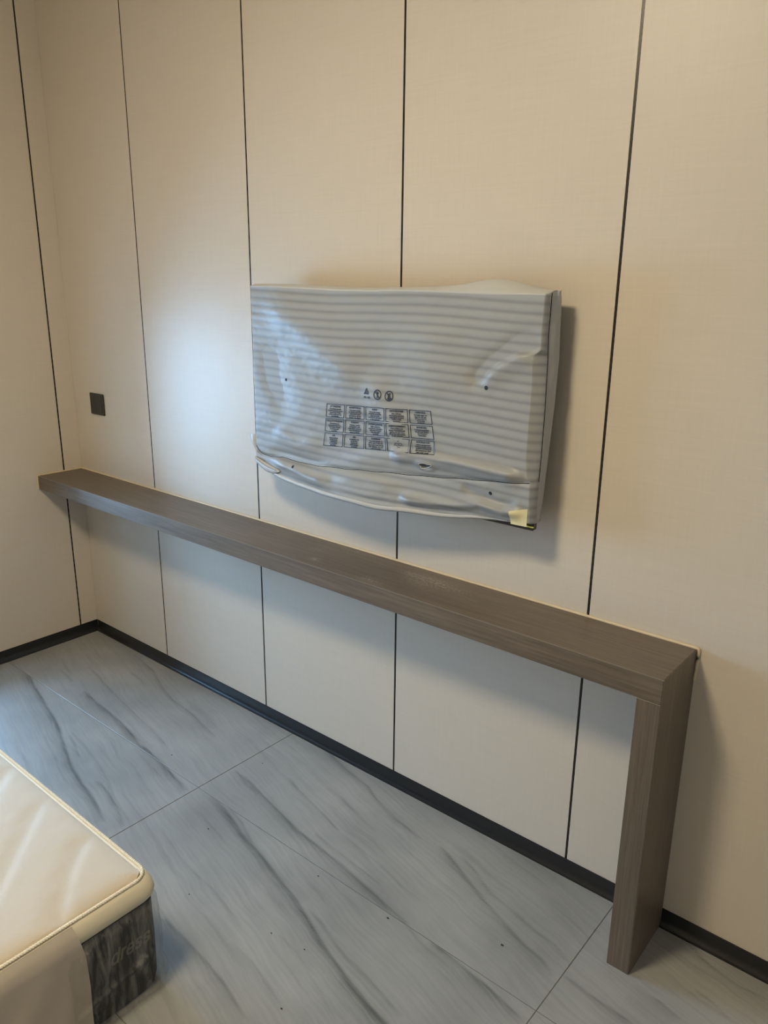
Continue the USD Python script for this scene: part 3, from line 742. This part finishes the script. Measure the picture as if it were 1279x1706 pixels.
def line_mesh(text, seed):
    """One line of print as a flat mesh, capitals 1 high."""
    if text.startswith("#"):
        ms, x = [], 0.0
        for k, ch in enumerate(text):
            if ch == "#":
                m = extrude(han(seed * 50 + k), 0.1)
                m.apply_translation((x, 0, 0))
                ms.append(m)
                x += 1.02
        return cat_meshes(ms)
    if text.startswith("~"):
        pts = [(x, 0.25 + 0.25 * math.sin(2.3 * x + seed) + (0.5 if k % 7 == 3 else 0)) for k, x in enumerate(np.arange(0, len(text) * 0.8, 0.22))]
        return extrude(LineString(pts).buffer(0.11, quad_segs=2), 0.1)
    return meshkit.text_mesh(text, 1.0, 0.1, bold=True)


FW, FH = 0.3785, 0.1175          # the label's size in metres, for letter proportions
for k, (head, lines) in enumerate(CELLS):
    col, row = k % 5, k // 5
    u0, u1 = col / 5 + 0.006, (col + 1) / 5 - 0.006
    v0, v1 = row / 3 + 0.016, (row + 1) / 3 - 0.016
    tw, th = 0.0019 / FW, 0.0013 / FH
    frame = Polygon([(u0, v0), (u1, v0), (u1, v1), (u0, v1)]).difference(Polygon([(u0 + tw, v0 + th), (u1 - tw, v0 + th), (u1 - tw, v1 - th), (u0 + tw, v1 - th)]))
    fm = extrude(frame.segmentize(0.008), 0.001)
    lf = part(bag, "label_frame", inked(fm, lambda a, b: quad(a, b)), M_INK, origin=BO)
    ms = []
    body_h = 0.0037 if not head.startswith("#") else 0.0040
    rows = [(head, 0.0046 if head != "#" else 0.0052, 0.17)] + [(t, body_h, 0.36 + 0.138 * i) for i, t in enumerate(lines) if t]
    for i, (t, h, vc) in enumerate(rows):
        if head == "#" and i == 0:
            t = "##"
        m = line_mesh(t, k * 7 + i)
        m.apply_translation((-(m.bounds[0, 0] + m.bounds[1, 0]) / 2, -0.5, 0))
        w = (m.bounds[1, 0] - m.bounds[0, 0]) * h
        sq = min(1.0, 0.90 * (u1 - u0) * FW / w)
        m.vertices = np.column_stack([(u0 + u1) / 2 + m.vertices[:, 0] * h * sq / FW, v0 + (v1 - v0) * vc - m.vertices[:, 1] * h / FH, m.vertices[:, 2] * 0.001])
        m.faces = m.faces[:, ::-1]
        ms.append(m)
    part(lf, "warning_text", inked(cat_meshes(ms), lambda a, b: quad(a, b)), M_INK, origin=BO)

sym_at = lambda cx, cz, sc: (lambda a, b: [cx + sc * a, cz + sc * b + 0.05 * sc * a])
# recycling triangle, "02", and PE-HD below
tri = Polygon([(0, 1.0), (0.92, -0.62), (-0.92, -0.62)]).buffer(0.12)
tri = tri.difference(Polygon([(0, 0.52), (0.52, -0.40), (-0.52, -0.40)]))
for ax, ay, bx_, by_ in ((0.25, 0.75, 0.62, 0.28), (0.1, -0.9, 0.1, -0.25), (-0.75, 0.25, -0.35, 0.1)):
    tri = tri.difference(LineString([(ax, ay), (bx_, by_)]).buffer(0.05))
tm = extrude(tri, 0.1)
num = meshkit.text_mesh("02", 0.42, 0.1, bold=True)
num.apply_translation((-0.32, -0.38, 0))
recycling = part(bag, "recycling_symbol", inked(cat_meshes([tm, num]), sym_at(1.725, 1.2505, 0.0088)), M_INK, origin=BO)
pe = meshkit.text_mesh("PE-HD", 0.62, 0.1, bold=True)
pe.apply_translation((-pe.bounds[1, 0] / 2, 0, 0))
part(recycling, "recycling_code", inked(pe, sym_at(1.7265, 1.2330, 0.0085)), M_INK, origin=BO)


def ban(extra):
    ring = Point(0, 0).buffer(1.0, quad_segs=16).difference(Point(0, 0).buffer(0.80, quad_segs=16))
    bar = LineString([(-0.62, 0.62), (0.62, -0.62)]).buffer(0.10, cap_style="flat")
    return unary_union([ring, bar] + extra)


baby = [Point(-0.05, 0.45).buffer(0.19), LineString([(-0.02, 0.3), (0.08, -0.25)]).buffer(0.17), LineString([(0.08, -0.25), (-0.12, -0.58)]).buffer(0.10), LineString([(0.1, -0.25), (0.32, -0.5)]).buffer(0.10), LineString([(0, 0.2), (0.32, 0.32)]).buffer(0.07)]
bagged = [Point(0.0, 0.05).buffer(0.30), Polygon([(-0.15, -0.1), (0.25, -0.1), (0.62, -0.55), (0.1, -0.85), (-0.4, -0.6)]), LineString([(-0.3, 0.35), (0.3, 0.45)]).buffer(0.09)]
part(bag, "prohibition_symbol", inked(extrude(ban(baby), 0.1), sym_at(1.7645, 1.2465, 0.0132)), M_INK, origin=BO, label="crossed circle with a baby figure")
part(bag, "prohibition_symbol", inked(extrude(ban(bagged), 0.1), sym_at(1.8015, 1.2465, 0.0132)), M_INK, origin=BO, label="crossed circle with a bagged head")

# ------------------------------------------------------------------ mattress on the floor, its side in clear film
MX0, MX1, MY0, MY1, MZ = 0.03, 1.801, -2.86, -0.893, 0.290
M_QUILT = mat("cream_quilt", {
    "g": ("geometry", {}), "m": ("mapping", {"rotation": (0, 0, 0.75)}), "w1": ("wave_texture", {"bands_direction": "x", "scale": 95.0, "distortion": 0.6, "detail": 1.0}),
    "w2": ("wave_texture", {"bands_direction": "y", "scale": 95.0, "distortion": 0.6, "detail": 1.0}), "ad": ("math", {"math_type": "multiply"}),
    "r": ("rgb_ramp", {"ramp": [(0.0, (0.48, 0.41, 0.315)), (1.0, (0.54, 0.465, 0.365))]}), "b": ("bump", {"strength": 0.18, "distance": 0.0008}), "p": ("principled_bsdf", {"roughness": 0.75, "sheen_weight": 0.15}),
}, [("g.position", "m.vector"), ("m.vector", "w1.vector"), ("m.vector", "w2.vector"), ("w1.fac", "ad.value1"), ("w2.fac", "ad.value2"), ("ad.value", "r.fac"), ("ad.value", "b.height"),
    ("r.color", "p.base_color"), ("b.normal", "p.normal")], surface="p.BSDF")
M_RIM = plain("cream_border_cloth", (0.66, 0.60, 0.46), 0.7, sheen_weight=0.1)
M_CORD = plain("ivory_cord", (0.74, 0.69, 0.57), 0.7)
M_FLAP = plain("beige_cloth", (0.50, 0.44, 0.37), 0.8)
M_CHAR = mat("charcoal_cloth", {"g": ("geometry", {}), "n": ("noise_texture", {"scale": 420.0, "detail": 2.0}), "r": ("rgb_ramp", {"ramp": [(0.3, (0.018, 0.018, 0.021)), (0.7, (0.045, 0.045, 0.05))]}), "p": ("principled_bsdf", {"roughness": 0.8})},
             [("g.position", "n.vector"), ("n.fac", "r.fac"), ("r.color", "p.base_color")], surface="p.BSDF")
MO = np.array([(MX0 + MX1) / 2, (MY0 + MY1) / 2, 0.0])
mattress = thing("mattress", "cream quilted mattress with a charcoal side lying on the grey tiled floor", "mattress", MO)


def outline(inset, rad, n=10):
    """The mattress's plan, inset from its outer edge, corners rounded."""
    x0, x1, y0, y1 = MX0 + inset, MX1 - inset, MY0 + inset, MY1 - inset
    pts = []
    for cx, cy, a0 in ((x1 - rad, y1 - rad, 0), (x0 + rad, y1 - rad, 90), (x0 + rad, y0 + rad, 180), (x1 - rad, y0 + rad, 270)):
        for a in np.radians(np.linspace(a0, a0 + 90, n)):
            pts.append((cx + rad * math.cos(a), cy + rad * math.sin(a)))
    P = np.array(pts)
    out = []
    for k in range(len(P)):                                        # long straight edges get extra points
        q, r = P[k], P[(k + 1) % len(P)]
        m = max(1, int(np.linalg.norm(r - q) / 0.02))
        out += [q + (r - q) * i / m for i in range(m)]
    return np.array(out)


def loft(rings):
    n = min(len(r) for r, z in rings)
    out = []
    for r, z in rings:
        s = np.r_[0, np.cumsum(np.linalg.norm(np.diff(np.vstack([r, r[:1]]), axis=0), axis=1))]
        t = np.linspace(0, 1, 420, endpoint=False) * s[-1]
        rc = np.vstack([r, r[:1]])
        q = np.stack([np.interp(t, s, rc[:, 0]), np.interp(t, s, rc[:, 1])], -1)
        out.append(np.column_stack([q, np.full(420, z)]))
    return np.array(out)


def loft_mesh(rings):
    P = loft(rings)
    n = P.shape[1]
    V = P.reshape(-1, 3)
    f = []
    for i in range(len(P) - 1):
        k = np.arange(n)
        k2 = (k + 1) % n
        f += [np.stack([i * n + k, (i + 1) * n + k, (i + 1) * n + k2], 1), np.stack([i * n + k, (i + 1) * n + k2, i * n + k2], 1)]
    return V, np.vstack(f)


side_panel = part(mattress, "side_panel", loft_mesh([(outline(0.05, 0.03), 0.0005), (outline(0.004, 0.035), 0.002), (outline(0.001, 0.035), 0.02), (outline(-0.001, 0.035), 0.12), (outline(0.0, 0.035), 0.225), (outline(0.006, 0.035), 0.236)]), M_CHAR, smooth=50, origin=MO, label="charcoal side panel")
part(mattress, "border", loft_mesh([(outline(0.004, 0.035), 0.2335), (outline(-0.002, 0.035), 0.236), (outline(-0.0065, 0.036), 0.244), (outline(-0.0075, 0.036), 0.254), (outline(-0.005, 0.036), 0.266), (outline(0.0, 0.036), 0.277), (outline(0.006, 0.036), 0.285), (outline(0.012, 0.036), 0.2875), (outline(0.020, 0.036), 0.286)]), M_RIM, smooth=50, origin=MO, label="thick cream border roll")
# quilted top: soft channels curving across it
CH = [[(1.178, -0.916), (1.242, -0.972), (1.36, -1.10), (1.45, -1.25)], [(1.368, -0.917), (1.487, -1.03), (1.584, -1.123), (1.70, -1.24), (1.80, -1.35)], [(1.586, -0.921), (1.649, -0.998), (1.724, -1.06), (1.80, -1.115)]]
CH += [[(p[0] - 0.21 * k, p[1] - 0.0) for p in CH[1]] for k in (2, 3, 4, 5)] + [[(1.30 + 0.22 * k - 0.66, -1.40 - 0.0 * k), (1.55 + 0.22 * k - 0.66, -1.65), (1.75 + 0.22 * k - 0.66, -1.9)] for k in range(4)]
gx, gy = np.linspace(MX0 + 0.012, MX1 - 0.009, 330), np.linspace(MY0 + 0.012, MY1 - 0.018, 330) ** 1
gy = np.r_[np.linspace(MY0 + 0.012, -1.5, 90), np.linspace(-1.495, MY1 - 0.018, 150)]
gx = np.r_[np.linspace(MX0 + 0.012, 0.9, 80), np.linspace(0.906, MX1 - 0.009, 190)]
X, Y = np.meshgrid(gx, gy, indexing="ij")
# pull the grid's corners round
cr = 0.034
for cx, cy, qx, qy in ((gx[-1], gy[-1], 1, 1), (gx[0], gy[-1], -1, 1), (gx[-1], gy[0], 1, -1), (gx[0], gy[0], -1, -1)):
    ox, oy = cx - qx * cr, cy - qy * cr
    dx, dy = (X - ox) * qx, (Y - oy) * qy
    inq = (dx > 0) & (dy > 0)
    mx_, r_ = np.maximum(dx, dy), np.hypot(dx, dy)
    sc = np.where(inq & (r_ > 0), mx_ / np.maximum(r_, 1e-9), 1)
    X, Y = np.where(inq, ox + qx * dx * sc, X), np.where(inq, oy + qy * dy * sc, Y)
edge = np.minimum(np.minimum(X - gx[0], gx[-1] - X), np.minimum(Y - gy[0], gy[-1] - Y))
Z = 0.2895 + 0.0085 * (1 - np.exp(-np.maximum(edge, 0) / 0.018)) + 0.006 * rng_noise(X, Y, 0 * X, (3, 3, 1), 21)
for ch in CH:
    Z += ridge(X, Y, smooth_line(ch, 12), -0.0036, 0.016, 0.028, 0.14)
Z += 0.0012 * rng_noise(X, Y, 0 * X, (30, 30, 1), 22)
Z = np.where(edge <= 0.0001, 0.287, Z)
part(mattress, "quilted_top", sheet(np.stack([X, Y, Z], -1)), M_QUILT, smooth=True, origin=MO)
# twisted cord round the top
o = outline(0.0095, 0.035)
s = np.r_[0, np.cumsum(np.linalg.norm(np.diff(np.vstack([o, o[:1]]), axis=0), axis=1))]
t = np.arange(0, s[-1], 0.0016)
oc = np.vstack([o, o[:1]])
cx, cy = np.interp(t, s, oc[:, 0]), np.interp(t, s, oc[:, 1])
keep = (cy > -1.75) & (cx > 0.8)
k0 = np.where(~keep)[0].max() + 1 if not keep[-1] else 0
idx = np.where(keep)[0]
brk = np.where(np.diff(idx) > 1)[0]
if len(brk):
    idx = np.r_[idx[brk[0] + 1:], idx[: brk[0] + 1]]
cx, cy, tt = cx[idx], cy[idx], np.arange(len(idx)) * 0.0016
tan = np.stack([np.gradient(cx), np.gradient(cy)], -1)
tan /= np.maximum(np.linalg.norm(tan, axis=1, keepdims=True), 1e-9)
strands = []
for ph in (0, np.pi):
    a = 2 * np.pi * tt / 0.011 + ph
    off = 0.0019 * np.cos(a)
    strands.append(tube(np.column_stack([cx - tan[:, 1] * off, cy + tan[:, 0] * off, 0.2885 + 0.0019 * np.sin(a)]), 0.0024, 6))
part(mattress, "corded_edge", cat_meshes(strands), M_CORD, smooth=True, origin=MO, label="twisted ivory cord round the top")
# lettering on the side: slanted outlined script, part hidden by the flap's edge
txt = meshkit.text_mesh("dress", 0.034, 0.0008, bold=True)
v = np.array(txt.vertices)
v[:, 0] = (v[:, 0] + 0.28 * v[:, 1]) * 0.78
txt.vertices = np.column_stack([MX1 + 0.0012 + v[:, 2], -1.018 + v[:, 0], 0.132 + v[:, 1]])
part(side_panel, "lettering", txt, plain("pale_grey_print", (0.14, 0.137, 0.112), 0.6), origin=MO, label="pale slanted lettering on the side")
# beige cloth flap hanging over the side
fy = np.linspace(-2.6, 0, 120)
fz = np.linspace(0.0, 1.0, 40)
P = np.zeros((120, 40, 3))
for i, f in enumerate(np.linspace(0, 1, 120)):
    for j, g in enumerate(fz):
        z = 0.286 - g * 0.27
        yr = np.interp(z, [0.016, 0.04, 0.133, 0.211, 0.257, 0.286], [-1.072, -1.072, -1.069, -1.071, -1.079, -1.085])
        y = -2.7 + (yr + 2.7) * f
        bulge = np.interp(g, [0, 0.06, 0.14, 0.3, 1], [-0.001, 0.008, 0.0125, 0.013, 0.014])
        x = MX1 + bulge + 0.004 * g * math.sin(21 * y + 3 * g) + 0.003 * g * math.sin(55 * y + 9 * g) * math.exp(-((y + 1.2) / 0.12) ** 2) + 0.006 * math.exp(-((y - yr) / 0.012) ** 2) * g
        P[i, j] = x, y, z
back = P.copy()
back[..., 0] -= 0.0015
part(mattress, "side_flap", cat_meshes([sheet(P, flip=True), sheet(back), sheet(np.stack([P[-1], back[-1]], 0), flip=True)]), M_FLAP, smooth=40, origin=MO, label="plain beige cloth flap hanging down the side")

# clear film round the side of the mattress
M_FILM = mat("clear_film", {
    "g": ("geometry", {}), "m": ("mapping", {"scale": (60.0, 60.0, 9.0), "rotation": (0.5, 0, 0)}), "n": ("noise_texture", {"scale": 1.0, "detail": 4.0, "roughness": 0.6, "distortion": 0.6}),
    "r": ("map_range", {"from_min": 0.42, "from_max": 0.75, "to_min": 0.05, "to_max": 0.42, "clamp": True}),
    "t": ("transparent_bsdf", {"color": (0.96, 0.96, 0.95)}), "p": ("principled_bsdf", {"base_color": (0.42, 0.42, 0.40), "roughness": 0.2, "specular_ior_level": 0.6}), "x": ("mix_closure", {})},
    [("g.position", "m.vector"), ("m.vector", "n.vector"), ("n.fac", "r.value"), ("r.result", "x.fac"), ("t.BSDF", "x.closure1"), ("p.BSDF", "x.closure2")], surface="x.closure")
film_path = np.vstack([np.column_stack([np.full(60, MX1 + 0.006), np.linspace(-1.11, MY1 - 0.035, 60)]),
                       np.array([(MX1 + 0.006 - 0.041 + 0.041 * math.cos(a), MY1 - 0.035 + 0.041 * math.sin(a)) for a in np.linspace(0, np.pi / 2, 24)[1:]]),
                       np.column_stack([np.linspace(MX1 - 0.05, 0.9, 120), np.full(120, MY1 + 0.006)])])
nrm = np.gradient(film_path, axis=0)
nrm = np.column_stack([nrm[:, 1], -nrm[:, 0]])
nrm /= np.linalg.norm(nrm, axis=1, keepdims=True)
nz = 90
zz = np.linspace(0.238, 0.002, nz)
s = np.r_[0, np.cumsum(np.linalg.norm(np.diff(film_path, axis=0), axis=1))]
S, ZZ = np.meshgrid(s, zz, indexing="ij")
wr = 0.0035 + 0.016 * np.abs(rng_noise(S * 1.0 + 0.35 * ZZ, 0 * S, ZZ, (26, 1, 7), 31)) + 0.010 * np.abs(rng_noise(S - 0.8 * ZZ, 0 * S, ZZ, (60, 1, 20), 32)) + 0.004 * np.sin(np.clip((0.24 - ZZ) / 0.24, 0, 1) * np.pi)
wr += ridge(S, ZZ, [(0.0, 0.075), (0.08, 0.095), (0.18, 0.11)], 0.006, 0.006, 0.01, 0.1) + ridge(S, ZZ, [(0.045, 0.23), (0.055, 0.16), (0.075, 0.10)], 0.006, 0.007, 0.007, 0.1)
wr += 0.012 * np.exp(-((S - 0.21) / 0.02) ** 2 - ((ZZ - 0.035) / 0.03) ** 2)
wr *= np.clip((0.239 - ZZ) / 0.02, 0.12, 1)
PF = np.stack([film_path[:, None, 0] + nrm[:, None, 0] * wr, film_path[:, None, 1] + nrm[:, None, 1] * wr, ZZ], -1)
film = sheet(PF, flip=True)
part(mattress, "film_wrap", film, M_FILM, smooth=True, origin=MO, label="crinkled clear plastic film over the side")

# ------------------------------------------------------------------ dirt crumbs on the floor
rng = np.random.default_rng(7)
CR = [(1.080, -0.365, 0.0045, "by the far dark vein"), (1.344, -0.198, 0.0035, "farthest along under the shelf"), (1.469, -0.514, 0.004, "near the start of the middle vein"), (1.842, -0.439, 0.004, "just in front of the long tile joint"),
      (2.075, -0.428, 0.0055, "touching the long tile joint"), (1.635, -0.703, 0.0032, "nearest the mattress corner"), (1.986, -0.630, 0.0036, "beside the long middle vein"), (1.890, -0.649, 0.0036, "above the long middle vein"),
      (2.336, -0.312, 0.006, "left of the end panel"), (2.061, -0.773, 0.0045, "nearest the lower picture edge")]
for x, y, r, where in CR:
    m = trimesh.creation.icosphere(subdivisions=2, radius=1.0)
    v = np.array(m.vertices)
    v *= (1 + 0.7 * (meshkit.fbm(v * 1.7 + x * 31, 3, 11) - 0.5))[:, None]
    v = v * np.array([r, r * 0.6, r * 0.3]) * 0.60
    v[:, 2] -= v[:, 2].min()
    m.vertices = v + np.array([x, y, 0.0002])
    o = part(None, "dirt_crumb", m, M_SPECK, smooth=True)
    data(o, "dark crumb of dirt on the grey floor, " + where, "dirt", "dirt crumbs on the floor")
